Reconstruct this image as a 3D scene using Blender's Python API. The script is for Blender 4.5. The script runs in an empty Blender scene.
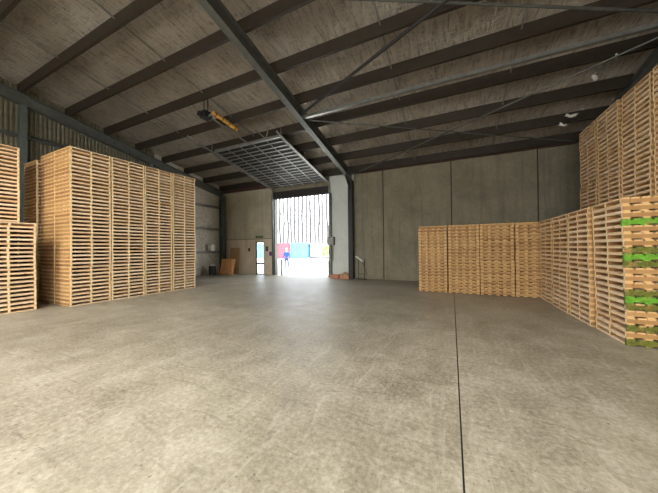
import bpy, math, random
from mathutils import Vector, Matrix
random.seed(7)
S = bpy.context.scene
COL = S.collection
PI = math.pi

# ------------------------------------------------------------------ helpers
class MB:
    def __init__(s): s.v = []; s.f = []; s.mi = []
    def add(s, vs, fs, m=0):
        b = len(s.v); s.v += [tuple(v) for v in vs]
        s.f += [tuple(b + i for i in f) for f in fs]; s.mi += [m] * len(fs)
    def box(s, x0, x1, y0, y1, z0, z1, m=0):
        vs = [(x, y, z) for x in (x0, x1) for y in (y0, y1) for z in (z0, z1)]
        s.add(vs, [(0,1,3,2),(4,6,7,5),(0,4,5,1),(2,3,7,6),(0,2,6,4),(1,5,7,3)], m)
    def prof(s, pts, p0, p1, up=(0,0,1), m=0, cap=True):
        """sweep a closed 2d profile (side, up) from p0 to p1"""
        p0 = Vector(p0); p1 = Vector(p1); d = (p1 - p0).normalized()
        sd = d.cross(Vector(up)).normalized(); u = sd.cross(d)
        n = len(pts)
        vs = [p0 + sd*a + u*b for a, b in pts] + [p1 + sd*a + u*b for a, b in pts]
        fs = [(i, (i+1) % n, n + (i+1) % n, n + i) for i in range(n)]
        if cap: fs += [tuple(range(n))[::-1], tuple(range(n, 2*n))]
        s.add(vs, fs, m)
    def bar(s, p0, p1, w, h, up=(0,0,1), m=0):
        s.prof([(-w/2,-h/2),(w/2,-h/2),(w/2,h/2),(-w/2,h/2)], p0, p1, up, m)
    def rod(s, p0, p1, r, n=8, m=0):
        up = (0,0,1) if abs((Vector(p1)-Vector(p0)).normalized().z) < .95 else (0,1,0)
        s.prof([(r*math.cos(2*PI*i/n), r*math.sin(2*PI*i/n)) for i in range(n)], p0, p1, up, m)
    def tube(s, pts, rad, n=7, m=0):
        P = [Vector(p) for p in pts]; rings = []
        for i, p in enumerate(P):
            d = (P[min(i+1, len(P)-1)] - P[max(i-1, 0)]).normalized()
            ref = Vector((0,1,0)) if abs(d.z) > .8 else Vector((0,0,1))
            a = d.cross(ref).normalized(); b = a.cross(d)
            r = rad[i] if isinstance(rad, (list, tuple)) else rad
            rings.append([p + a*r*math.cos(2*PI*k/n) + b*r*math.sin(2*PI*k/n) for k in range(n)])
        vs = [v for R in rings for v in R]; fs = []
        for i in range(len(P)-1):
            for k in range(n):
                fs.append((i*n+k, i*n+(k+1) % n, (i+1)*n+(k+1) % n, (i+1)*n+k))
        fs += [tuple(range(n))[::-1], tuple(range((len(P)-1)*n, len(P)*n))]
        s.add(vs, fs, m)
    def mesh(s, name, mats):
        me = bpy.data.meshes.new(name); me.from_pydata(s.v, [], s.f); me.update()
        for m in (mats if isinstance(mats, (list, tuple)) else [mats]): me.materials.append(m)
        me.polygons.foreach_set('material_index', s.mi)
        return me
    def build(s, name, mats, parent=None, bevel=0, smooth=False):
        o = bpy.data.objects.new(name, s.mesh(name, mats)); COL.objects.link(o)
        if parent: o.parent = parent
        if bevel:
            b = o.modifiers.new('b', 'BEVEL'); b.width = bevel; b.segments = 2; b.limit_method = 'ANGLE'
        if smooth: o.data.polygons.foreach_set('use_smooth', [True]*len(o.data.polygons))
        return o
def tag(o, label=None, cat=None, group=None, kind=None):
    if label: o['label'] = label
    if cat: o['category'] = cat
    if group: o['group'] = group
    if kind: o['kind'] = kind
    return o
def empty(name, loc=(0,0,0), rz=0):
    o = bpy.data.objects.new(name, None); o.empty_display_size = .1; COL.objects.link(o)
    o.location = loc; o.rotation_euler = (0,0,rz); return o
def struct(o): o['kind'] = 'structure'; return o

# ------------------------------------------------------------------ materials
def lin(c): return tuple((x/12.92 if x <= .04045 else ((x+.055)/1.055)**2.4) for x in (v/255 for v in c))
class NT:
    def __init__(s, name):
        s.m = bpy.data.materials.new(name); s.m.use_nodes = True
        s.t = s.m.node_tree; s.n = s.t.nodes; s.l = s.t.links
        s.b = s.n['Principled BSDF']
    def N(s, ty, **kw):
        n = s.n.new(ty)
        for k, v in kw.items():
            if isinstance(k, str) and hasattr(n, k): setattr(n, k, v)
        return n
    def link(s, a, b): s.l.new(a, b)
    def coord(s, scale=(1,1,1), kind='Object'):
        tc = s.N('ShaderNodeTexCoord'); mp = s.N('ShaderNodeMapping'); mp.inputs['Scale'].default_value = scale
        s.link(tc.outputs[kind], mp.inputs['Vector']); return mp.outputs[0]
    def noise(s, vec, scale, detail=4, rough=.55, dist=0):
        n = s.N('ShaderNodeTexNoise'); n.inputs['Scale'].default_value = scale; n.inputs['Detail'].default_value = detail
        n.inputs['Roughness'].default_value = rough; n.inputs['Distortion'].default_value = dist
        s.link(vec, n.inputs['Vector']); return n.outputs['Fac']
    def ramp(s, fac, stops):
        r = s.N('ShaderNodeValToRGB'); e = r.color_ramp.elements
        while len(e) < len(stops): e.new(.5)
        for i, (p, c) in enumerate(stops):
            e[i].position = p; e[i].color = (*c, 1) if len(c) == 3 else c
        s.link(fac, r.inputs[0]); return r.outputs[0]
    def mix(s, fac, a, b, mode='MIX'):
        n = s.N('ShaderNodeMix'); n.data_type = 'RGBA'; n.blend_type = mode
        for v, k in ((fac, 0), (a, 6), (b, 7)):
            if hasattr(v, 'links'): s.link(v, n.inputs[k])
            else: n.inputs[k].default_value = v if k == 0 else (*v, 1)
        return n.outputs[2]
    def math(s, op, a, b=0, c=None):
        n = s.N('ShaderNodeMath'); n.operation = op
        for v, k in ((a, 0), (b, 1), (c, 2)):
            if v is None: continue
            if hasattr(v, 'links'): s.link(v, n.inputs[k])
            else: n.inputs[k].default_value = v
        return n.outputs[0]
    def bump(s, h, st=.3, d=.01):
        b = s.N('ShaderNodeBump'); b.inputs['Strength'].default_value = st; b.inputs['Distance'].default_value = d
        s.link(h, b.inputs['Height']); s.link(b.outputs[0], s.b.inputs['Normal'])
    def set(s, col=None, rough=None, metal=None, spec=None):
        for v, k in ((col, 'Base Color'), (rough, 'Roughness'), (metal, 'Metallic'), (spec, 'Specular IOR Level')):
            if v is None: continue
            if hasattr(v, 'links'): s.link(v, s.b.inputs[k])
            else: s.b.inputs[k].default_value = (*v, 1) if k == 'Base Color' else v
        return s.m
def paint(name, c, rough=.6, metal=0, var=.25, scale=6, bump=0):
    t = NT(name); v = t.coord(); n = t.noise(v, scale, 5)
    c = lin(c); col = t.ramp(n, [(.3, tuple(x*(1-var) for x in c)), (.7, tuple(min(1, x*(1+var*.6)) for x in c))])
    if bump: t.bump(t.noise(v, scale*8, 4), bump, .005)
    return t.set(col, rough, metal)

def make_floor():
    t = NT('worn_concrete_floor'); v = t.coord()
    big = t.noise(v, .35, 5, .6); mid = t.noise(v, 2.2, 8, .68, .6); fine = t.noise(v, 22, 8, .75)
    scr = t.noise(t.coord((1.2, .18, 1)), 7, 6, .7, 1.2)
    scr2 = t.noise(t.coord((.22, 1.5, 1)), 6, 6, .7, 1.4)
    c = t.ramp(mid, [(.34, lin((112,104,86))), (.5, lin((166,156,134))), (.64, lin((206,198,180)))])
    c = t.mix(.5, c, t.ramp(fine, [(.36, lin((92,84,70))), (.5, lin((166,158,138))), (.64, lin((226,220,204)))]))
    c = t.mix(.3, c, t.ramp(big, [(.38, lin((118,110,92))), (.6, lin((196,188,168)))]))
    c = t.mix(t.ramp(scr, [(.54, (0,0,0)), (.66, (.4,.4,.4))]), c, lin((206,200,184)))
    c = t.mix(t.ramp(scr2, [(.56, (0,0,0)), (.68, (.45,.45,.45))]), c, lin((100,93,78)))
    sp = t.noise(v, 30, 3, .6)
    c = t.mix(t.ramp(sp, [(.64, (0,0,0)), (.70, (.7,.7,.7))]), c, lin((78,70,58)))
    c = t.mix(1.0, c, (.66, .66, .655), 'MULTIPLY')
    r = t.ramp(mid, [(.3, (.38,)*3), (.7, (.58,)*3)])
    t.bump(t.mix(.5, mid, fine), .25, .01)
    return t.set(c, r, 0, .5)
def make_concrete(name, dark, light, streak=.5):
    t = NT(name); v = t.coord()
    a = t.noise(v, .9, 6, .62, .4); b = t.noise(v, 9, 6, .7); st = t.noise(t.coord((2.2, 2.2, .16)), 2.4, 5, .6)
    c = t.ramp(a, [(.3, lin(dark)), (.7, lin(light))])
    c = t.mix(.35, c, t.ramp(b, [(.3, lin(dark)), (.7, lin(light))]))
    c = t.mix(t.ramp(st, [(.5, (0,0,0)), (.75, (streak,)*3)]), c, tuple(x*.6 for x in lin(dark)))
    t.bump(b, .15, .01)
    return t.set(c, .75)
def wood_color(t, tones, ends=False):
    g = t.N('ShaderNodeNewGeometry'); oi = t.N('ShaderNodeObjectInfo')
    r = t.math('FRACT', t.math('ADD', g.outputs['Random Per Island'], t.math('MULTIPLY', oi.outputs['Random'], 3.7)))
    c = t.ramp(r, [(i/(len(tones)-1), lin(x)) for i, x in enumerate(tones)])
    tc = t.N('ShaderNodeTexCoord'); ad = t.N('ShaderNodeVectorMath'); ad.operation = 'ADD'
    cb = t.N('ShaderNodeCombineXYZ')
    k = t.math('MULTIPLY', oi.outputs['Random'], 40)
    for i in range(3): t.link(k, cb.inputs[i])
    t.link(tc.outputs['Object'], ad.inputs[0]); t.link(cb.outputs[0], ad.inputs[1])
    v = ad.outputs[0]
    gr = t.noise(v, 9, 5, .7, .5); knot = t.noise(v, 4, 3, .5, 1.5)
    c = t.mix(t.ramp(gr, [(.35, (.30,)*3), (.6, (0,0,0))]), c, lin((158,112,62)))
    c = t.mix(t.ramp(knot, [(.66, (0,0,0)), (.72, (.7,)*3)]), c, lin((110,68,36)))
    t.bump(gr, .25, .004)
    if ends:
        sx = t.N('ShaderNodeSeparateXYZ'); t.link(tc.outputs['Normal'], sx.inputs[0])
        if ends == 'y': c = t.mix(t.math('GREATER_THAN', t.math('ABSOLUTE', sx.outputs[1]), .9), c, lin((208,168,112)))
        else: c = t.mix(t.math('GREATER_THAN', t.math('ABSOLUTE', sx.outputs[0]), .9), c, lin((240,218,168)))
    return c, v
def make_wood(name, tones, ends=False):
    t = NT(name); c, v = wood_color(t, tones, ends); return t.set(c, .7)
def make_moss(name, strong, green, tones):
    t = NT(name); c, v = wood_color(t, tones, 'y' if tones is TONES else True)
    tc = t.N('ShaderNodeTexCoord'); sx = t.N('ShaderNodeSeparateXYZ'); t.link(tc.outputs['Object'], sx.inputs[0])
    edge = t.math('LESS_THAN', sx.outputs[1], -.455)
    n = t.noise(v, 6, 6, .7, .5)
    k = t.math('MULTIPLY', edge, t.ramp(n, [(.5-strong*.25, (0,0,0)), (.62-strong*.22, (1,1,1))]))
    g = t.ramp(t.noise(v, 17, 5, .7), [(.3, tuple(x*.35 for x in lin(green))), (.7, lin(green))])
    return t.set(t.mix(k, c, g), .85)
TONES = [(226,192,148), (244,220,186), (232,202,160), (248,228,198), (238,210,168), (220,182,136), (246,222,188)]
BTONES = [(154,114,66), (170,130,78), (142,102,58), (178,138,86), (136,94,52), (162,122,70)]  # tan bearers, tone lowered so slot shade is partly in the colour
M = {}
M['wood'] = make_wood('sawn_pine', TONES, 'y')
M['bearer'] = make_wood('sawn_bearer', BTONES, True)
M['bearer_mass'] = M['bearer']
for k_, st_, gc_ in (('moss_bright', .8, (112,176,44)), ('moss_olive', .55, (112,118,36))):
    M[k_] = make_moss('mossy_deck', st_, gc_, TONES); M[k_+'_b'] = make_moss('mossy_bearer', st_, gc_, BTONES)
M['floor'] = make_floor()
M['conc'] = make_concrete('precast_concrete', (104,98,80), (146,138,116))
M['conc_lit'] = make_concrete('precast_concrete_lit', (160,150,128), (196,188,166), .4)  # same precast, lightened: daylight by the doorway put into the colour
M['conc_grey'] = make_concrete('precast_concrete_grey', (196,200,194), (220,224,218), .25)
M['conc_low'] = make_concrete('stained_precast', (182,168,142), (216,204,180), .7)  # stained lower panels, lightened to carry the outside light near the doorway
M['steel'] = paint('grey_painted_steel', (92,94,90), .5, .3)
M['steel_light'] = paint('galvanised_light', (150,150,146), .42, .7)
M['purlin'] = paint('shaded_purlin', (50,42,32), .6, .2, .3)  # dark brown puts the backlit purlins' shade into the colour
M['dark_steel'] = paint('dark_steel', (52,50,50), .55, .3)
M['maroon'] = paint('brown_red_steel', (84,56,48), .7)
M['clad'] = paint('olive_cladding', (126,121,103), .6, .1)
M['clad_far'] = paint('grey_cladding', (196,192,178), .6)  # far cladding lightened to carry light that the stacks keep off
M['black'] = paint('black_rubber', (22,22,22), .7)
M['white'] = paint('white_paint', (235,235,230), .5, 0, .05)
M['yellow'] = paint('ochre_tube', (216,160,72), .5, .1)
M['door'] = paint('dark_door_skin', (24,25,25), .55, .2)
M['red'] = paint('container_red', (205,80,92), .5)
M['cyan'] = paint('container_pale_blue', (96,170,190), .5)
M['blue'] = paint('container_blue', (100,160,212), .5)
M['yard'] = make_concrete('yard_concrete', (205,203,198), (222,220,214), .1)
M['bark'] = paint('grey_bark', (98,96,94), .9, 0, .4)
M['leaf'] = paint('yellow_green_leaves', (140,156,70), .8, 0, .5)
M['leaf2'] = paint('green_leaves', (150,175,135), .8, 0, .5)
M['jacket'] = paint('blue_jacket_cloth', (24,84,170), .8)
M['jeans'] = paint('dark_blue_trousers', (48,70,110), .85)
M['skin'] = paint('skin', (205,160,135), .55, 0, .08)
M['cap'] = paint('pale_cap', (225,225,225), .7)
M['boot'] = paint('dark_boots', (45,40,38), .7)
M['card'] = paint('brown_board', (168,140,100), .8)
M['orange'] = paint('orange_timber', (205,150,108), .7, 0, .2)
M['pink'] = paint('reddish_board', (190,128,106), .7, 0, .2)
M['plum'] = paint('purple_plastic', (110,50,140), .5)
M['green'] = paint('exit_green', (70,140,80), .5)
M['teal'] = paint('grey_green_steel', (98,106,102), .5, .3)
def make_foil(name='crinkled_foil'):
    t = NT(name); v = t.coord((1, 1, 1))
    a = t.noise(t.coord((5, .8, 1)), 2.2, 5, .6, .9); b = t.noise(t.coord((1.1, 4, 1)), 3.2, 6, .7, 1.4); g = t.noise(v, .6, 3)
    c = t.ramp(g, [(.3, (.50,.43,.34)), (.7, (.74,.68,.59))])  # warm tint stands in for tan pallets reflected in the foil
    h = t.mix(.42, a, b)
    c = t.mix(t.ramp(h, [(.36, (.75,)*3), (.52, (0,0,0))]), c, (.20,.15,.10))  # wrinkle hollows darkened: crease shade put into the colour
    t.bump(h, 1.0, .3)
    return t.set(c, .46, .96)
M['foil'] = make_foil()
def make_glass():
    t = NT('door_glass'); t.b.inputs['Transmission Weight'].default_value = 1; t.b.inputs['IOR'].default_value = 1.1
    return t.set((.92,.96,1), .02)
M['glass'] = make_glass()

# ------------------------------------------------------------------ camera (solved from the photograph)
F, YAW, PIT, ROL = 259.63, .44168, .00773, -.00975
fw = Vector((-math.sin(YAW)*math.cos(PIT), math.cos(YAW)*math.cos(PIT), math.sin(PIT)))
rt = Vector((math.cos(YAW), math.sin(YAW), 0)); up = rt.cross(fw)
r2 = math.cos(ROL)*rt + math.sin(ROL)*up; u2 = -math.sin(ROL)*rt + math.cos(ROL)*up
cam = bpy.data.cameras.new('camera'); co = bpy.data.objects.new('camera', cam); COL.objects.link(co)
mw = Matrix((r2, u2, -fw)).transposed().to_4x4(); mw.translation = (0, 0, 1.68); co.matrix_world = mw
cam.sensor_width = 36; cam.lens = F/658*36; cam.clip_end = 400; cam.clip_start = .05
S.camera = co

# ------------------------------------------------------------------ shell
XL, XM, XR, YW, YB, YR = -14.8, -5.0, 4.8, 13.75, -11.0, -1.2      # left wall, middle frame, right wall, door wall, rear wall, ridge
def zr(y, o=0):                                               # underside of rafters
    return (8.05 - .196*y if y > YR else 8.05 - .196*YR - .196*(YR - y)) + o
RD = .42; PD = .36
DX0, DX1, DZ = -10.3, -6.45, 4.85                             # big door opening
PX0, PX1, PZ = -12.0, -11.3, 2.17                             # small door

m = MB()
m.box(XL-.2, .050, YB, YW+.1, -.2, 0); m.box(.064, XR+.3, YB, YW+.1, -.2, 0)
struct(m.build('floor', M['floor']))
m = MB(); m.box(.0505, .0635, YB, YW, -.1, -.012); struct(m.build('trim_1', M['black']))

# back wall: precast panels with joints
m = MB()
zt = 6.15
def wallpanel(x0, x1, z0, z1, mi=0, t=.18):
    g = .014 if mi else .022
    m.box(x0+g, x1-g, YW, YW+t, z0+(g if z0 > 0 else 0), z1, mi)
wallpanel(XL-.4, -13.1, 2.37, zt+.1, 4); wallpanel(-13.1, DX0-.32, 2.37, zt+.1, 4)
wallpanel(XL-.4, -13.1, 0, 2.35, 1); wallpanel(-13.1, PX0+.013, 0, 2.35, 1); wallpanel(PX1-.013, DX0-.30, 0, 2.35, 1)
wallpanel(PX0-.03, PX1+.03, PZ-.014, 2.36, 1)
wallpanel(DX0-.32, DX1, 5.3, zt+.1, 0)
wallpanel(DX1, -4.95, 0, zt+.1, 2, .22)
for a, b in ((-4.95, -3.28), (-3.28, .01), (.01, 3.34), (3.34, XR+.2)): wallpanel(a, b, 0, zt+.1)
# joint backing
for a in (-13.1, -3.28, .01, 3.34): m.box(a-.06, a+.06, YW+.09, YW+.15, 0 if a > -4 else 2.4, zt, 3)
m.box(XL, DX0-.35, YW+.09, YW+.15, 2.3, 2.42, 3)
struct(m.build('wall_back', [M['conc'], M['conc_low'], M['conc_grey'], M['black'], M['conc_lit']]))
# right wall, rear wall
m = MB()
for k in range(8):
    y0 = YB + k*3.1; y1 = min(y0+3.08, YW); m.box(XR+.1, XR+.28, y0, y1, 0, min(zr(y0), zr(y1))+.2 + RD)
m.add([(x, y, z) for x in (XR+.3, XR+.34) for y, z in ((YB, 5), (YR, 5), (YW+.3, 5), (YW+.3, zr(YW+.3, RD+PD+.12)), (YR, zr(YR, RD+PD+.12)), (YB, zr(YB, RD+PD+.12)))], [(0,1,4,5),(1,2,3,4),(6,7,10,11),(7,8,9,10)])
struct(m.build('wall_right', M['conc']))
m = MB()
RX0, RX1, RZ = -9.0, 2.5, 4.6  # unseen rear opening, added to let in light
m.box(XL, RX0, YB-.2, YB, 0, 7); m.box(RX1, XR+.2, YB-.2, YB, 0, 7); m.box(RX0, RX1, YB-.2, YB, RZ, 7)
struct(m.build('wall_front', M['conc']))
# left wall: profiled cladding, ribs along y
def clad(name, y0, y1, z0, ztop, mat, pitch=.13, dep=.06):
    mm = MB(); vs = []; y = y0; k = 0; prof = []
    while y < y1:
        prof += [(0, y), (0, y+pitch*.45), (dep, y+pitch*.55), (dep, y+pitch*.95)]; y += pitch
    n = len(prof)
    vs = [(XL-.16-d, yy, z0) for d, yy in prof] + [(XL-.16-d, yy, min(ztop(yy), 99)) for d, yy in prof]
    mm.add(vs, [(i, i+1, n+i+1, n+i) for i in range(n-1)]); return struct(mm.build(name, mat))
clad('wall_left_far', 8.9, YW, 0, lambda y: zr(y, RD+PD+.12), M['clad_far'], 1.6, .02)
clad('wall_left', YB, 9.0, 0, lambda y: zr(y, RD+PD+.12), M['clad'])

# roof foil blanket, draped over the purlins
PY = [13.45 - 1.365*k for k in range(19)]
m = MB()
xs = [XL-.3 + i*(XR-XL+.6)/150 for i in range(151)]; ys = []
y = YW+.4
while y > YB-.1: ys.append(y); y -= .0975
import mathutils.noise as mn
vs = []
for yy in ys:
    ph = ((13.45-yy) / 1.365) % 1.0
    sag = .035*math.sin(PI*ph)
    for x in xs:
        nz = mn.noise(Vector((x*1.1, yy*3, 1.3)))*.02 + mn.noise(Vector((x*4, yy*1.2, 7)))*.012
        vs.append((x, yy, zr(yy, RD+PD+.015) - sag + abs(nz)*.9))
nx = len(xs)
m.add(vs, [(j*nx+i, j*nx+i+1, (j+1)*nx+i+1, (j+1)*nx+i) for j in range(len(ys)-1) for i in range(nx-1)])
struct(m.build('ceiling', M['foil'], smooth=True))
# solid roof sheet above
m = MB()
for (ya, yb) in ((YR, YW+.6), (YB-.3, YR)):
    za, zb = zr(ya, RD+PD+.10), zr(yb, RD+PD+.10)
    m.add([(XL-.5,ya,za),(XR+.5,ya,za),(XR+.5,yb,zb),(XL-.5,yb,zb),(XL-.5,ya,za+.05),(XR+.5,ya,za+.05),(XR+.5,yb,zb+.05),(XL-.5,yb,zb+.05)],
          [(0,1,2,3),(4,7,6,5),(0,4,5,1),(1,5,6,2),(2,6,7,3),(3,7,4,0)])
struct(m.build('roof', M['steel']))

def ibeam(m, p0, p1, h, w, tf=.018, tw=.012, mi=0, up=(0,0,1)):
    a = w/2; b = h/2; t = tw/2
    m.prof([(-a,-b),(a,-b),(a,-b+tf),(t,-b+tf),(t,b-tf),(a,b-tf),(a,b),(-a,b),(-a,b-tf),(-t,b-tf),(-t,-b+tf),(-a,-b+tf)], p0, p1, up, mi)
# rafters
for x, nm, w in ((XL, 'left', .22), (XM, 'mid', .22), (XR, 'right', .22)):
    m = MB(); h = RD
    ibeam(m, (x, YR, zr(YR, h/2)), (x, 13.6, zr(13.6, h/2)), h-.01, w, .022, .014)
    ibeam(m, (x, YB+.05, zr(YB+.05, h/2)), (x, YR, zr(YR, h/2)), h-.01, w, .022, .014)
    if x == XM:   # knee gusset at the column head
        m.bar((x, 13.3, 5.0), (x, 12.7, zr(12.7)), .02, .3)
    struct(m.build('roof_beam', M['steel']))
# purlins (C section)
def csec(m, p0, p1, h=PD-.004, w=.085, t=.006):
    m.prof([(-w/2,-h/2),(w/2,-h/2),(w/2,-h/2+.02),(w/2-t,-h/2+.02),(w/2-t,-h/2+t),(-w/2+t,-h/2+t),(-w/2+t,h/2-t),(w/2-t,h/2-t),(w/2-t,h/2-.02),(w/2,h/2-.02),(w/2,h/2),(-w/2,h/2)], p0, p1)
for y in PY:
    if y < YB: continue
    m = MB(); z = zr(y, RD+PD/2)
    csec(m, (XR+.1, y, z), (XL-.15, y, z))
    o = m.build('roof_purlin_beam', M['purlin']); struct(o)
# bridging between purlins
m = MB()
for x in (-11.45, -8.15, -1.6, 1.65):
    for a, b in zip(PY, PY[1:]):
        if b < -2: continue
        m.bar((x, a-.05, zr(a, RD+.24)), (x, b+.05, zr(b, RD+.24)), .035, .035)
struct(m.build('purlin_bridging_beam', M['steel_light']))
# roof bracing rods + strut
def brace(p0, p1, r=.022, mat='steel'):
    m = MB(); m.rod(p0, p1, r); struct(m.build('roof_brace_beam', M[mat]))
zb = .16
brace((XM, 4.0, zr(4.0, zb)), (XR, 8.3, zr(8.3, zb)), .03)
brace((XM, 8.2, zr(8.2, zb)), (XR, 4.1, zr(4.1, zb)), .045, 'dark_steel')
brace((XM+.1, 8.5, zr(8.5, zb)), (XR, 13.2, zr(13.2, zb)), .022)
brace((XM+.1, 13.2, zr(13.2, zb)), (XR, 8.5, zr(8.5, zb)), .026)
m = MB(); m.bar((XM, 8.28, zr(8.28, .12)), (XR, 8.28, zr(8.28, .12)), .1, .1); struct(m.build('roof_strut_beam', M['steel_light']))
# eave beam over the back wall
m = MB(); ibeam(m, (XL, YW-.12, 5.83), (DX0-.3, YW-.12, 5.83), .3, .14); struct(m.build('eave_beam', M['maroon']))
m = MB(); ibeam(m, (XM+.2, YW-.1, 5.92), (XR, YW-.1, 5.92), .22, .12); struct(m.build('eave_beam', M['maroon']))
# columns
for x, y, s in ((XL+.02, 3.95, .2), (XL+.02, 8.6, .2), (XL+.1, 13.45, .32), (XM, 13.45, .26), (XR-.03, 13.45, .2), (XL+.02, -3, .2), (XM, YB+.3, .26)):
    m = MB(); top = zr(y, -.01) if x != XL+.1 else zr(y, .1)
    if x < XM-1: ibeam(m, (x, y, 0), (x, y, top), s, s, .014, .01, up=(1,0,0))
    else: ibeam(m, (x, y, 0), (x, y, top), s, s, .014, .01, up=(0,1,0))
    m.box(x-s*.7, x+s*.7, y-s*.7, y+s*.7, 0, .02)
    struct(m.build('steel_column', M['teal'] if x < -10 else M['dark_steel']))
# girts on left wall
for z in (1.5, 3.08, 4.63, 6.12):
    m = MB(); ymax = 13.6
    m.prof([(-.03,-.08),(.03,-.08),(.03,-.06),(-.02,-.06),(-.02,.06),(.03,.06),(.03,.08),(-.03,.08)], (XL-.12, YB+.1, z), (XL-.12, 13.6 if z < 5.3 else 9.2, z))
    m.box(XL-.15, XL-.02, 9.0 if z < 5.3 else 3.9, 13.5 if z < 5.3 else 9, z+.06, z+.085)
    struct(m.build('wall_girt_beam', M['steel_light'] if z < 5 else M['steel']))

# ------------------------------------------------------------------ big sectional door, stored under the roof
d = empty('sectional_overhead_door', (-8.37, 9.0, 0)); tag(d, 'dark ribbed overhead door rolled up flat under the roof above the open doorway', 'garage door')
def P(x, y, dz=0): return (x+8.37, y-9.0, zr(y, .15+dz))
x0, x1 = DX0+.02, DX1-.02
n = 8
for k in range(n):
    ya = 9.0 + k*.56; yb = ya + .555
    m = MB()
    m.prof([(-.018,-.277),(.018,-.277),(.018,.277),(-.018,.277)], P(x0, (ya+yb)/2, .02), P(x1, (ya+yb)/2, .02), up=(0, 1, -.196))
    o = m.build('door_panel', M['door'], d)
    r = MB()
    for q in (0, .52):
        yy = ya + .03 + q*.49
        r.bar(P(x0, yy, -.03), P(x1, yy, -.03), .045, .03)
    for i in range(6):
        xx = x0 + .02 + i*(x1-x0-.04)/5
        r.bar(P(xx, ya+.01, -.035), P(xx, yb-.01, -.035), .03, .03)
    r.build('stile', M['steel_light'], o)
for xx, s in ((x0-.12, 0), (x1+.1, 0)):
    m = MB(); m.bar(P(xx, 7.6 if xx < -8 else 8.6, -.05), P(xx, 13.55, -.05), .05, .07)
    m.bar(P(xx, 13.55, -.05), (xx+8.37, 13.66-9, .1), .06, .07, up=(0,1,0))
    for yy in (8.9, 10.8, 12.6):
        m.bar(P(xx, yy, -.02), P(xx, yy, .28), .03, .03, up=(0,1,0))
    m.build('track', M['steel_light'], d)
m = MB()
m.box(x0+8.37-.1, x1+8.37+.1, 13.60-9, 13.66-9, 4.86, 5.33)
m.build('top_seal', M['dark_steel'], d)
m = MB(); m.bar(P(x0, 8.97, .0), P(x1, 8.97, .0), .05, .1); m.build('bottom_rail', M['steel_light'], d)
m = MB()
for xx in (-7.2,):
    m.bar(P(xx, 8.97, 0), P(xx-.35, 8.7, .3), .035, .035); m.bar(P(xx, 8.97, 0), P(xx+.35, 8.7, .3), .035, .035)
m.build('hanger', M['steel_light'], d)
# operator
op = empty('door_operator', (-8.5, 7.0, 6.85)); tag(op, 'black motor unit with ochre tube and rail hung under the roof by the overhead door', 'door motor')
m = MB(); m.box(-.16, .14, -.16, .18, -.12, .14); m.rod((-.06, -.1, -.02), (-.06, -.28, -.02), .1, 14); m.rod((-.2,.05,.05), (-.33,.05,.05), .07, 12)
for a in (-.1, .1): m.bar((a, 0, .12), (a, 0, .62), .03, .03, up=(0,1,0))
m.build('motor', M['black'], op, bevel=.01)
m = MB(); m.rod((.42, -.05, .0), (.55, 1.05, -.22), .075, 14); m.build('tube', M['yellow'], op)
m = MB()
for k in range(4): 
    f = .1+.26*k; m.rod((.42+.13*f, -.05+1.1*f, -.22*f), (.42+.13*(f+.03), -.05+1.1*(f+.03), -.22*(f+.03)), .083, 14)
m.build('band', M['dark_steel'], op)
m = MB(); m.bar((.14, .02, -.05), (.40, 0, 0), .06, .06); m.bar((.2, .1, -.1), (.34, 1.9, -.44), .05, .04); m.build('rail', M['steel_light'], op)

# door jambs + trims
m = MB(); m.box(DX0-.32, DX0-.05, YW-.02, YW+.2, 0, 5.3); m.box(DX0-.05, DX0, YW-.1, YW+.2, 0, 5.0); m.box(DX0-.11, DX0-.06, YW-.14, YW-.03, 0, 4.9)
struct(m.build('trim_2', M['steel']))
m = MB(); m.box(DX1-.0, DX1+.06, YW-.12, YW-.002, 0, 5.0); m.box(DX1+.1, DX1+.16, YW-.14, YW-.002, 0, 4.9); m.box(-5.2, -5.06, YW-.1, YW-.002, 0, 5.6)
struct(m.build('trim_3', M['teal']))
# personnel door
m = MB()
for a, b, c, e in ((PX0, PX0+.06, 0, PZ), (PX1-.04, PX1, 0, PZ), (PX0, PX1, PZ-.06, PZ), (PX0, PX1, .66, .77), (PX0, PX1, 0, .06)): m.box(a, b, YW+.02, YW+.1, c, e)
o = struct(m.build('door_1', M['black']))
m = MB(); m.box(PX0+.06, PX1-.04, YW+.05, YW+.058, .06, .68); m.box(PX0+.06, PX1-.04, YW+.05, YW+.058, .76, PZ-.06); m.build('pane', M['glass'], o)
m = MB(); m.rod((PX0+.10, YW-.03, .95), (PX0+.10, YW-.03, 1.12), .012); m.rod((PX0+.10,YW-.03,.97),(PX0+.04,YW+.02,.97),.01); m.rod((PX0+.10,YW-.03,1.1),(PX0+.04,YW+.02,1.1),.01); m.build('door_handle', M['steel_light'], o)

# ------------------------------------------------------------------ pallets
LB, WP, HP = 1.0, 1.04, .1185
BT, TH = .0675, .0255          # bearer height, board thickness
def pallet_meshes(mat, seed):
    R = random.Random(seed); out = {}
    bear = []
    for i, yy in enumerate((-WP/2+.025, 0, WP/2-.025)):
        b = MB(); j = R.uniform(-.006, .006) if i == 1 else 0
        b.box(-LB/2, LB/2, yy+j-.023, yy+j+.023, TH, TH+BT); bear.append(b)
    t = MB(); n = 8
    for k in range(n):
        c = -LB/2 + .052 + k*(LB-.104)/(n-1) + (R.uniform(-.01, .01) if 0 < k < n-1 else 0); w = .049
        e = R.uniform(0, .006)
        t.box(c-w*1.04, c+w*1.04, -WP/2+e-.001, WP/2-R.uniform(0,.006), TH+BT, HP-.0004)
    u = MB()
    for k in range(5):
        c = -LB/2 + .05 + k*(LB-.1)/4 + (R.uniform(-.012, .012) if 0 < k < 4 else 0)
        u.box(c-.046, c+.046, -WP/2+R.uniform(-.001,.004), WP/2-R.uniform(0,.005), 0, TH)
    return bear, t, u
VAR = {}
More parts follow.
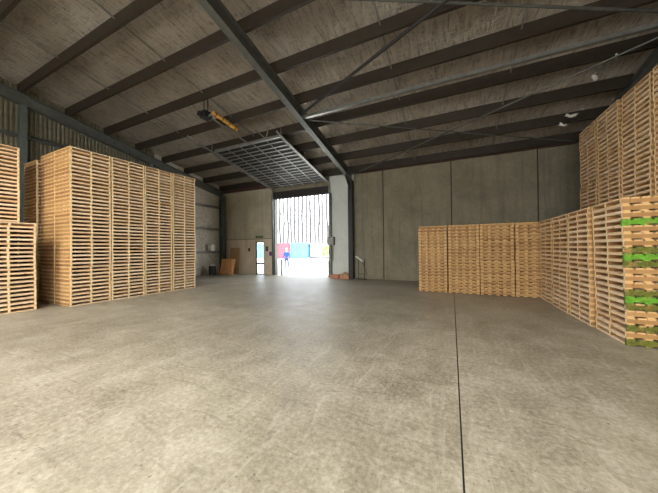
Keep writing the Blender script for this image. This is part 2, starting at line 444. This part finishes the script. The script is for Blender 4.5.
for key, mat, bm_ in (('wood', M['wood'], M['bearer']), ('moss_bright', M['moss_bright'], M['moss_bright_b']), ('moss_olive', M['moss_olive'], M['moss_olive_b'])):
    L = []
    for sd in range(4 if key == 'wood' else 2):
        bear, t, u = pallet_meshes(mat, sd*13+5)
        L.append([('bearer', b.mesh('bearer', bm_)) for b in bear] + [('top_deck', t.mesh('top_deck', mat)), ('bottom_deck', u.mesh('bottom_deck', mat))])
    VAR[key] = L
for sd in (0,):
    mo_ = make_wood('orange_pine', [(240,188,134), (230,172,116), (246,202,152), (234,180,124)])
    bear, t_, u_ = pallet_meshes(mo_, 31)
    VAR['lean'] = [[('bearer', b.mesh('bearer', mo_)) for b in bear] + [('top_deck', t_.mesh('top_deck', mo_)), ('bottom_deck', u_.mesh('bottom_deck', mo_))]]
def proto(key, i):
    r = empty('wooden_pallet'); COL.objects.unlink(r)
    ch = []
    for nm, me in VAR[key][i]:
        o = bpy.data.objects.new(nm, me); ch.append(o)
    return r, ch
PRO = {k: [proto(k, i) for i in range(len(VAR[k]))] for k in VAR}
ONES = 'zeroth first second third fourth fifth sixth seventh eighth ninth tenth eleventh twelfth thirteenth fourteenth fifteenth sixteenth seventeenth eighteenth nineteenth'.split()
def nth(n):
    if n < 20: return ONES[n]
    tens = {2: 'twent', 3: 'thirt', 4: 'fort'}[n//10]
    return tens + 'ieth' if n % 10 == 0 else tens + 'y-' + ONES[n % 10]
RJ = random.Random(3)
def place(loc, rz, label, group, key='wood'):
    r, ch = RJ.choice(PRO[key]); c = r.copy(); COL.objects.link(c)
    c.location = loc; c.rotation_euler = (0, 0, rz)
    for q in ch:
        d = q.copy(); COL.objects.link(d); d.parent = c
        if key != 'wood' and d.name.startswith('bearer'): pass
    c['label'] = label; c['category'] = 'pallet'; c['group'] = group
    return c
MASS = MB()
def mass_pallet(loc, rz):
    bear, t, u = pallet_meshes(None, RJ.randint(0, 9)*13+5)
    ca, sa = math.cos(rz), math.sin(rz)
    for i, b in enumerate(bear + [t, u]):
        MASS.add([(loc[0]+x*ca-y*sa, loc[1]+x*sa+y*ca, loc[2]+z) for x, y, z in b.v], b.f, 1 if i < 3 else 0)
def stack(cx, cy, n, where, group, lo=0, moss=None, lean=(0, 0), jit=.008, look='pale'):
    dx = dy = 0
    for i in range(n):
        if i % 10 == 0: dx, dy = RJ.uniform(-.012, .012), RJ.uniform(-.006, .006)
        loc = (cx + dx + lean[0]*i + RJ.uniform(-jit, jit), cy + dy + lean[1]*i + RJ.uniform(-jit, jit)*.5, i*HP)
        rz = RJ.uniform(-.006, .006) + (PI if RJ.random() < .5 and not moss else 0)
        if where is None or i < lo: mass_pallet(loc, rz); continue
        key = (moss or {}).get(n-1-i, 'wood')
        if i == n-1: pos = 'topmost'
        elif i == 0: pos = 'bottom one'
        elif i == n-2: pos = 'one below the top'
        elif i >= n/2: pos = nth(n-i) + ' from the top'
        else: pos = nth(i+1) + ' from the floor'
        lk = {'wood': look+' wooden pallet', 'moss_bright': 'bright green mossy pallet', 'moss_olive': 'olive mossy pallet'}[key]
        place(loc, rz, '%s, %s, %s' % (lk, pos, where), group, key)
AX = -10.9
G = 'pallets in the tall left block'
stack(AX, 4.25, 41, 'nearest stack of tall left block', G)
stack(AX+.01, 5.315, 41, 'second stack of tall left block', G)
stack(AX, 6.38, 41, 'third stack of tall left block', G)
stack(AX+.01, 7.445, 41, None, None)
for k in range(4): stack(AX-1.03, 4.25+1.06*k, 41, None, None)
stack(AX-2.12, 4.17, 40, None, None)
G = 'pallets in the left-edge stacks'
stack(-11.4, 2.66, 21, 'short stack at left picture edge', G)
stack(-12.46, 2.62, 41, 'tall stack behind short left-edge stack', G, lo=21)
G = 'pallets in the low right-hand row'
mo = {3: 'moss_bright', 7: 'moss_olive', 8: 'moss_bright', 9: 'moss_olive', 13: 'moss_olive', 14: 'moss_bright', 15: 'moss_olive', 18: 'moss_olive', 20: 'moss_olive'}
stack(3.14, 6.60, 21, 'nearest stack of low right row', G, moss=mo, lean=(-.0015, 0))
stack(3.1, 7.76, 21, 'second-nearest stack of low right row', G)
stack(3.1, 8.90, 21, None, None)
stack(3.1, 10.04, 21, None, None)
G = 'pallets in the high stacks along the right wall'
stack(4.3, 8.32, 45, 'high right-wall stack at picture edge', G, lo=23, look='tan')
stack(4.3, 9.46, 45, 'middle high stack by right wall', G, lo=23, look='tan')
stack(4.3, 10.61, 45, None, None)
stack(4.3, 7.18, 45, None, None)
G = 'pallets in the row before the back wall'
for i, w in enumerate(('leftmost stack before back wall', 'second stack from left before back wall', 'third stack from left before back wall')):
    stack(-.66 + i*1.035, 11.12, 21, w, G, look='tan', jit=.008)
stack(-.66 + 3*1.035, 11.12, 21, None, None)
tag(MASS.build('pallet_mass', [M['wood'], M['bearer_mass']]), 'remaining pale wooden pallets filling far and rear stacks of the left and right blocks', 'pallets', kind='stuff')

# ------------------------------------------------------------------ leaning pallets and bits by the back wall
def lean_pallet(x, y, rz, tilt, label):
    r, ch = PRO['lean'][0]; c = r.copy(); COL.objects.link(c)
    for q in ch: d = q.copy(); COL.objects.link(d); d.parent = c
    # stand on its end: bearers upright, decks facing the room
    R = Matrix.Rotation(rz, 4, 'Z') @ Matrix.Rotation(-tilt, 4, 'X') @ Matrix.Rotation(-PI/2, 4, 'X')
    c.matrix_world = Matrix.Translation((x, y, .535)) @ R
    tag(c, label, 'pallet', 'pallets leaning by the back wall')
lean_pallet(-13.95, 13.06, .06, .22, 'orange-toned pallet standing on edge at back wall, left of the leaning pair')
lean_pallet(-13.62, 12.86, -.04, .24, 'orange-toned pallet standing on edge at back wall, front of the leaning pair')
m = MB(); 
m.add([(x, y+z*.09, z) for x in (-14.2, -13.35) for y in (13.52, 13.545) for z in (0, 1.8)], [(0,1,3,2),(4,6,7,5),(0,4,5,1),(2,3,7,6),(0,2,6,4),(1,5,7,3)])
tag(m.build('fibreboard_sheet', M['card']), 'brown board sheet leaning on back wall behind the leaning pallets', 'board')
m = MB(); m.box(-.17,.17,-.14,.14,0,.42); m.box(-.16,.16,-.13,.13,.42,.43)
o = m.build('white_box', M['white'], bevel=.01); o.location = (XL+.12, 12.45, 1.585); tag(o, 'white box on the lowest rail of the left wall near the corner', 'box')
# dark hose reel / drum in the corner
t = empty('wheeled_drum', (-14.35, 12.25, 0)); tag(t, 'dark wheeled drum with round pale lid in the far left corner', 'drum')
m = MB(); m.rod((0,0,.25),(0,0,.27),.24,18); m.tube([(0,0,.08),(0,0,.2),(0,0,.5),(0,0,.62)], [.2,.23,.23,.2], 18); m.build('body', M['dark_steel'], t, smooth=False)
m = MB(); m.tube([(0,0,.62),(0,0,.66),(0,0,.70)], [.19,.15,.06], 18); m.build('lid', M['white'], t)
for a in (-.2,.2):
    m = MB(); m.rod((a,-.05,.09),(a+.04,-.05,.09),.09,14); m.build('wheel', M['black'], t)
# switch plate, sign, poster
m = MB(); m.box(-.07,.07,-.03,0,-.11,.11); m.box(-.03,.03,-.045,-.03,-.05,.05)
o = m.build('wall_intercom', M['dark_steel']); o.location = (-12.55, YW-.001, 1.65); tag(o, 'small dark switch box on wall left of the small door', 'switch box')
m = MB(); m.box(-.28,.28,-.06,0,-.06,.06); m.box(-.2,.2,-.068,-.06,-.035,.035,1)
o = m.build('exit_light', [M['dark_steel'], M['green']]); o.location = (-11.65, YW+.012, 2.5); tag(o, 'slim dark exit fitting with green face above the small door', 'exit sign')
m = MB(); m.box(-.08,.08,-.05,0,-.14,.14); m.box(-.03,.06,-.075,-.05,-.1,.03)
o = m.build('wall_control', [M['plum']]); o.location = (-10.72, YW-.025, 1.38); tag(o, 'purple control box on the wall right of the small door', 'control box')
m = MB(); m.box(-.1,.1,-.05,0,-.16,.16); m.box(-.06,.06,-.065,-.05,-.06,.1)
o = m.build('meter_box', [M['steel']]); o.location = (-11.02, YW+.012, 1.7); tag(o, 'grey panel box on wall between small door and large doorway', 'panel box')
t = empty('door_control_cabinet', (-6.3, YW-.21, 2.1)); tag(t, 'grey control cabinet mounted high on right jamb of the large doorway', 'cabinet')
m = MB(); m.box(-.2,.2,0,.19,-.22,.25); m.build('body', M['steel'], t, bevel=.01)
m = MB(); m.box(-.18,.18,-.015,0,-.2,.23); q = m.build('cabinet_door', M['steel_light'], t)
m = MB(); m.rod((.13,-.015,0),(.13,-.04,0),.015); m.build('knob', M['black'], q)
m = MB(); m.rod((.1,.1,-.22),(.1,.1,-1.1),.015); m.build('conduit', M['dark_steel'], t)
# bollards
for x, lab in ((-10.12, 'grey steel bollard at left side of the large doorway'), (-6.68, 'grey steel bollard at right side of the large doorway')):
    t = empty('bollard', (x, YW+.35, 0)); tag(t, lab, 'bollard', 'bollards at the doorway')
    m = MB(); m.tube([(0,0,.0),(0,0,.95),(0,0,1.0)], [.06,.06,.03], 14); m.build('post', M['steel'], t)
    m = MB(); m.rod((0,0,.0),(0,0,.02),.12,14); m.build('base_plate', M['dark_steel'], t)
# timber bits right of the doorway
for i, (x, w, c, lab) in enumerate(((-5.95, .5, 'pink', 'reddish slatted timber tray on floor right of the doorway'), (-5.36, .5, 'orange', 'orange slatted timber tray with pale sack, beside the dark column'))):
    t = empty('timber_tray', (x, 13.38, 0)); tag(t, lab, 'tray', 'trays by the doorway')
    m = MB(); m.box(-w/2,w/2,-.18,.18,.0,.02); m.build('base', M[c], t)
    for sy in (-.18, .165):
        for z in (.03, .13):
            m = MB(); m.box(-w/2,w/2,sy,sy+.015,z,z+.08); m.build('side_slat', M[c], t)
    for sx in (-w/2, w/2-.015):
        m = MB(); m.box(sx,sx+.015,-.163,.163,.02,.22); m.build('end_board', M[c], t)
m = MB(); m.tube([(-.14,0,.0),(-.1,0,.06),(0,0,.13),(.1,0,.08),(.15,0,0)], [.04,.09,.12,.1,.04], 10)
o = m.build('pale_sack', M['card'], smooth=True); o.location = (-5.36, 13.36, .14); tag(o, 'pale stuffed sack lying in the orange timber tray', 'sack')
# stand with pale tilted top
t = empty('lectern_stand', (-4.4, 13.35, 0)); tag(t, 'dark metal stand with a pale tilted top beside the dark column', 'stand')
for a in (-.17, .17):
    m = MB(); m.bar((a, 0, 0), (a, 0, 1.05), .03, .03, up=(0,1,0)); m.build('leg', M['black'], t)
m = MB(); m.bar((-.25,-.15,.03),(-.25,.15,.03),.04,.04); m.bar((.25,-.15,.03),(.25,.15,.03),.04,.04); m.bar((-.25,0,.03),(.25,0,.03),.04,.04); m.bar((-.17,0,.3),(.17,0,.3),.02,.02); m.build('foot', M['black'], t)
m = MB(); m.bar((-.26,-.05,1.25),(.12,-.05,.98),.3,.05); m.build('tilted_top', M['white'], t)
m = MB(); m.bar((.05,-.05,1.02),(.3,-.02,.3),.025,.025); m.build('brace', M['dark_steel'], t)
# torn foil scraps near the top right, painted white to carry their glints
for i, (x, y, w) in enumerate(((3.7, 11.4, .24), (3.64, 11.9, .2), (3.9, 11.15, .1), (3.7, 9.8, .19), (3.86, 9.15, .1))):
    m = MB(); R = random.Random(i); n = 7; vs = []
    for a in range(n):
        for b in range(5):
            vs.append(((a/(n-1)-.5)*w*1.3 + R.uniform(-.02,.02), (b/4-.5)*w*.5 + R.uniform(-.01,.01), R.uniform(-.04,.03) - .25*w*math.sin(PI*a/(n-1))))
    m.add(vs, [(a*5+b, a*5+b+1, (a+1)*5+b+1, (a+1)*5+b) for a in range(n-1) for b in range(4)])
    o = m.build('foil_scrap', M['white'], smooth=True); o.location = (x, y, zr(y, RD-.12)); o.rotation_euler = (-.4, .2, .3*i)
    sm = o.modifiers.new('s', 'SOLIDIFY'); sm.thickness = .006
    tag(o, ['larger bright torn foil flap, upper of the pair above high right pallets', 'lower bright torn foil flap above the back right corner', 'tiny torn foil flap beside the larger bright one', 'crumpled bright foil flap higher up, above the high right stacks', 'small foil glint nearest the picture edge under the roof'][i], 'foil scrap', 'torn insulation foil flaps')

# ------------------------------------------------------------------ outside
m = MB(); m.box(-120, 60, YW+.1, 140, -.25, -.02); struct(m.build('ground', M['yard']))
m = MB(); m.box(-60, 40, -60, YB, -.25, -.02); struct(m.build('ground_rear', M['yard']))
def container(x, y, w, mat, label, h=2.75, nm='shipping_container', cat='container'):
    t = empty(nm, (x, y, -.02)); tag(t, label, cat, 'containers across the yard')
    m = MB(); n = int(w/.28); prof = []
    for k in range(n):
        a = k*w/n; prof += [(a, 0), (a+w/n*.3, 0), (a+w/n*.45, .05), (a+w/n*.85, .05)]
    prof.append((w, 0)); q = len(prof)
    m.add([(a, b, .12) for a, b in prof] + [(a, b, h-.1) for a, b in prof], [(i, i+1, q+i+1, q+i) for i in range(q-1)])
    m.box(0, w, .06, 2.4, .12, h-.1); m.build('body', mat, t)
    m = MB(); m.box(-.02, w+.02, -.04, .06, 0, .14); m.box(-.02, w+.02, -.04, .06, h-.12, h); m.box(-.04,.1,-.05,.06,0,h); m.box(w-.1,w+.04,-.05,.06,0,h); m.build('frame', mat, t)
    return t
container(-28.1, 38, 2.5, M['red'], 'red container across the yard, seen left of the person')
container(-34.6, 38.3, 2.6, M['blue'], 'pale blue container across the yard, seen through the small glazed door')
container(-25.5, 38.2, 1.6, M['cyan'], 'pale cyan container between the red and the blue one')
container(-23.75, 38.1, 1.5, M['blue'], 'pale blue container left of the long white shed')
t = empty('low_shed', (-22, 39, 0)); tag(t, 'long low white shed with grey roof edge across the yard', 'shed')
m = MB(); m.box(0, 11, 0, 5, -.02, 2.4); m.build('wall_panel', M['white'], t)
m = MB(); m.box(-.2, 11.2, -.5, 5.2, 2.4, 2.6); m.build('roof_panel', M['steel_light'], t)
m = MB(); m.box(-.05, 11, -.03, 0, -.02, .25); m.build('plinth', M['steel'], t)
RT = random.Random(11)
for i, (x, y, w, h) in enumerate(((-17.3, 36, 1.6, 2.1), (-15.3, 35.5, 1.6, 2.3), (-13.2, 36.5, 1.7, 2.6))):
    t = empty('shrub', (x, y, 0)); tag(t, ['yellow-green bush left of the other two across the yard', 'middle yellow-green bush across the yard by the right jamb', 'right-hand green bush across the yard'][i], 'bush', 'bushes across the yard')
    m = MB(); m.tube([(0,0,-.02),(.05,0,h*.5),(0,.05,h*.8)], [.06,.04,.02], 6)
    for k in range(6): a = k; m.tube([(0,0,h*.3),(math.cos(a)*w*.3, math.sin(a)*w*.3, h*.7)], [.03,.01], 5)
    m.build('stem', M['bark'], t)
    m = MB()
    for k in range(900):
        a, b = RT.uniform(0, 2*PI), math.acos(RT.uniform(-.7, 1)); rr = RT.uniform(.6, 1)**.5
        c = Vector((math.cos(a)*math.sin(b)*w*.55*rr, math.sin(a)*math.sin(b)*w*.55*rr, h*.55 + math.cos(b)*h*.45*rr))
        u = Vector([RT.uniform(-1,1) for _ in range(3)]).normalized()*.09; v = u.orthogonal().normalized()*.05
        m.add([c-u, c+v, c+u, c-v], [(0,1,2,3)])
    m.build('leaves', M['leaf'] if i < 2 else M['leaf2'], t)
nT = 18
for i in range(nT):
    f = i/(nT-1); x = -43.2 + f*19 + RT.uniform(-.12,.12); y = 55 + 2.2*(i % 2) + RT.uniform(-.1, .1)
    x *= y/55.0
    t = empty('bare_tree', (x, y, 0))
    tag(t, 'tall bare tree trunk, %s from left in the row beyond the yard' % ('first' if i == 0 else nth(i+1)), 'tree', 'tall bare trees beyond the yard')
    h = RT.uniform(20, 23); lx = RT.uniform(-.3,.3)
    pts = [(lx*math.sin(k*.9+i)*.5 + .1*math.sin(k*1.3+i*2), 0, -.02 + h*k/10) for k in range(11)]
    m = MB(); m.tube(pts, [.31 - .006*k for k in range(11)], 8); m.build('trunk', M['bark'], t, smooth=True)
    for k in range(2):
        z = h*(.35+.13*k)+RT.uniform(-.6,.6); s = RT.choice((-1, 1)); p = Vector(pts[min(10, int(z/h*10))]); p.z = z
        m = MB(); m.tube([p, p+Vector((s*.35, .2, 1.2)), p+Vector((s*.6, .3, 3.2))], [.1,.07,.03], 6); m.build('branch', M['bark'], t, smooth=True)

# person: one skinned body, clothes as children
def skinned(name, verts, edges, radii, mat, parent, sub=2, root=0):
    me = bpy.data.meshes.new(name); me.from_pydata(verts, edges, []); me.materials.append(mat)
    o = bpy.data.objects.new(name, me); COL.objects.link(o); o.parent = parent
    o.modifiers.new('skin', 'SKIN').use_smooth_shade = True
    for i, r in enumerate(radii):
        d = me.skin_vertices[0].data[i]; d.radius = r if isinstance(r, tuple) else (r, r); d.use_root = (i == root)
    s = o.modifiers.new('sub', 'SUBSURF'); s.levels = sub; s.render_levels = sub
    return o
pe = empty('person', (-12.35, 17.9, -.02), .35); tag(pe, 'person in blue jacket and pale cap walking across the yard outside the doorway', 'person')
V = [(0,0,.93),(0,0,1.1),(0,.01,1.3),(0,0,1.42),(0,-.01,1.5),(0,-.02,1.58),(0,-.02,1.68),          # pelvis..head 0-6
     (-.1,0,.88),(-.11,-.08,.5),(-.11,.04,.09),(-.11,-.1,.04),                                       # left leg 7-10
     (.1,0,.88),(.11,.10,.48),(.11,.26,.12),(.11,.16,.04),                                           # right leg 11-14
     (-.19,0,1.38),(-.25,.06,1.12),(-.24,-.03,.88),(-.24,-.06,.82),                                  # left arm 15-18
     (.19,0,1.38),(.25,-.04,1.12),(.25,-.17,.92),(.25,-.2,.87)]                                      # right arm 19-22
E_ = [(0,1),(1,2),(2,3),(3,4),(4,5),(5,6),(0,7),(7,8),(8,9),(9,10),(0,11),(11,12),(12,13),(13,14),(3,15),(15,16),(16,17),(17,18),(3,19),(19,20),(20,21),(21,22)]
Rr = [.14,.125,.15,.08,.055,.085,.075, .09,.06,.042,.04, .09,.06,.042,.04, .06,.045,.03,.032, .06,.045,.03,.032]
for sx, b in ((-1, 18), (1, 22)):
    base = Vector(V[b])
    for k in range(4):
        i = len(V); a = base + Vector((0, -.03+.02*k, -.05)); c = a + Vector((sx*-.008, 0, -.055 + .01*abs(k-1.5)))
        V += [tuple(a), tuple(c)]; E_ += [(b, i), (i, i+1)]; Rr += [.010, .008]
    i = len(V); V.append(tuple(base + Vector((0, -.05, -.02)))); E_.append((b, i)); Rr.append(.010)
body = skinned('body', V, E_, Rr, M['skin'], pe)
def off(idx, grow): return [V[i] for i in idx], [((Rr[i] if not isinstance(Rr[i], tuple) else Rr[i][0]) + grow) for i in idx]
vv, rr = off([0,1,2,3,15,16,17,19,20,21], .02)
skinned('jacket', vv, [(0,1),(1,2),(2,3),(3,4),(4,5),(5,6),(3,7),(7,8),(8,9)], rr, M['jacket'], pe)
vv, rr = off([0,7,8,9,11,12,13], .018)
skinned('trousers', vv, [(0,1),(1,2),(2,3),(0,4),(4,5),(5,6)], rr, M['jeans'], pe)
for a, b in ((9,10),(13,14)):
    vv, rr = off([a,b], .018); skinned('boot', vv, [(0,1)], rr, M['boot'], pe)
m = MB(); m.tube([(0,-.01,1.64),(0,-.01,1.7),(0,-.01,1.76),(0,-.01,1.785)], [.098,.098,.07,.02], 14); m.box(-.07,.07,-.17,-.08,1.655,1.67); m.build('cap', M['cap'], pe, smooth=True)
m = MB(); m.tube([(0,-.105,1.6),(0,-.125,1.575),(0,-.11,1.565)], [.006,.014,.012], 6); m.build('nose', M['skin'], pe, smooth=True)
for s in (-1, 1):
    m = MB(); m.tube([(s*.03,-.1,1.615),(s*.03,-.108,1.615)], [.011,.005], 8); m.build('eye', M['boot'], pe)
    m = MB(); m.tube([(s*.085,-.01,1.56),(s*.098,-.005,1.59),(s*.088,-.01,1.62)], [.008,.014,.008], 6); m.build('ear', M['skin'], pe)
m = MB(); m.tube([(-.022,-.098,1.54),(0,-.105,1.538),(.022,-.098,1.54)], [.003,.006,.003], 6); m.build('mouth', M['pink'], pe)

# ------------------------------------------------------------------ light: overcast sky through the doorways, with added fill lights
FILL_POWER = 2400
w = bpy.data.worlds.new('sky'); S.world = w; w.use_nodes = True
bg = w.node_tree.nodes['Background']; bg.inputs[0].default_value = (.88, .94, 1, 1); bg.inputs[1].default_value = 6.0
def area(name, loc, rot, sx, sy, e, col, portal=False):
    l = bpy.data.lights.new(name, 'AREA'); l.shape = 'RECTANGLE'; l.size = sx; l.size_y = sy; l.energy = e; l.color = col
    o = bpy.data.objects.new(name, l); COL.objects.link(o); o.location = loc; o.rotation_euler = rot
    if portal: l.cycles.is_portal = True
    return o
sl = bpy.data.lights.new('sun', 'SUN'); sl.energy = 12; sl.angle = .02; so = bpy.data.objects.new('sun', sl); COL.objects.link(so); so.rotation_euler = (-.03, .28, 0)  # sun added so the bright yard throws glare onto the ceiling
area('daylight_doorway', ((DX0+DX1)/2, YW+.3, 2.45), (-PI/2, 0, 0), DX1-DX0, 4.9, 1, (1,1,1), True)
area('rear_doorway_fill', ((RX0+RX1)/2, YB-.1, RZ/2), (PI/2, 0, 0), RX1-RX0, RZ, 700, (1,.97,.92))  # fill light added at the unseen rear opening
# unseen white roof panels with fill lights, added to brighten the room
for k, (x, y) in enumerate(((-9.5, -4.7), (-3.6, -4.7), (1.8, -4.7))):
    m = MB(); z0, z1 = zr(y+3.4, RD+PD-.08), zr(y-3.4, RD+PD-.08)
    m.add([(x-.9,y+3.4,z0),(x+.9,y+3.4,z0),(x+.9,y-3.4,z1),(x-.9,y-3.4,z1),(x-.9,y+3.4,z0+.02),(x+.9,y+3.4,z0+.02),(x+.9,y-3.4,z1+.02),(x-.9,y-3.4,z1+.02)],
          [(0,3,2,1),(4,5,6,7),(0,1,5,4),(1,2,6,5),(2,3,7,6),(3,0,4,7)])
    struct(m.build('roof_fill_panel_%d' % (k+1), M['white']))
    area('roof_fill', (x, y, (z0+z1)/2-.12), (-math.atan(.196), 0, 0), 1.7, 6.6, FILL_POWER, (1,.97,.92))
S.view_settings.view_transform = 'Standard'; S.view_settings.look = 'None'; S.view_settings.gamma = 1; S.view_settings.use_curve_mapping = False
S.view_settings.exposure = 0.0
S.cycles.use_denoising = True
S.cycles.max_bounces = 8; S.cycles.diffuse_bounces = 3; S.cycles.glossy_bounces = 4
S.cycles.sample_clamp_indirect = 8
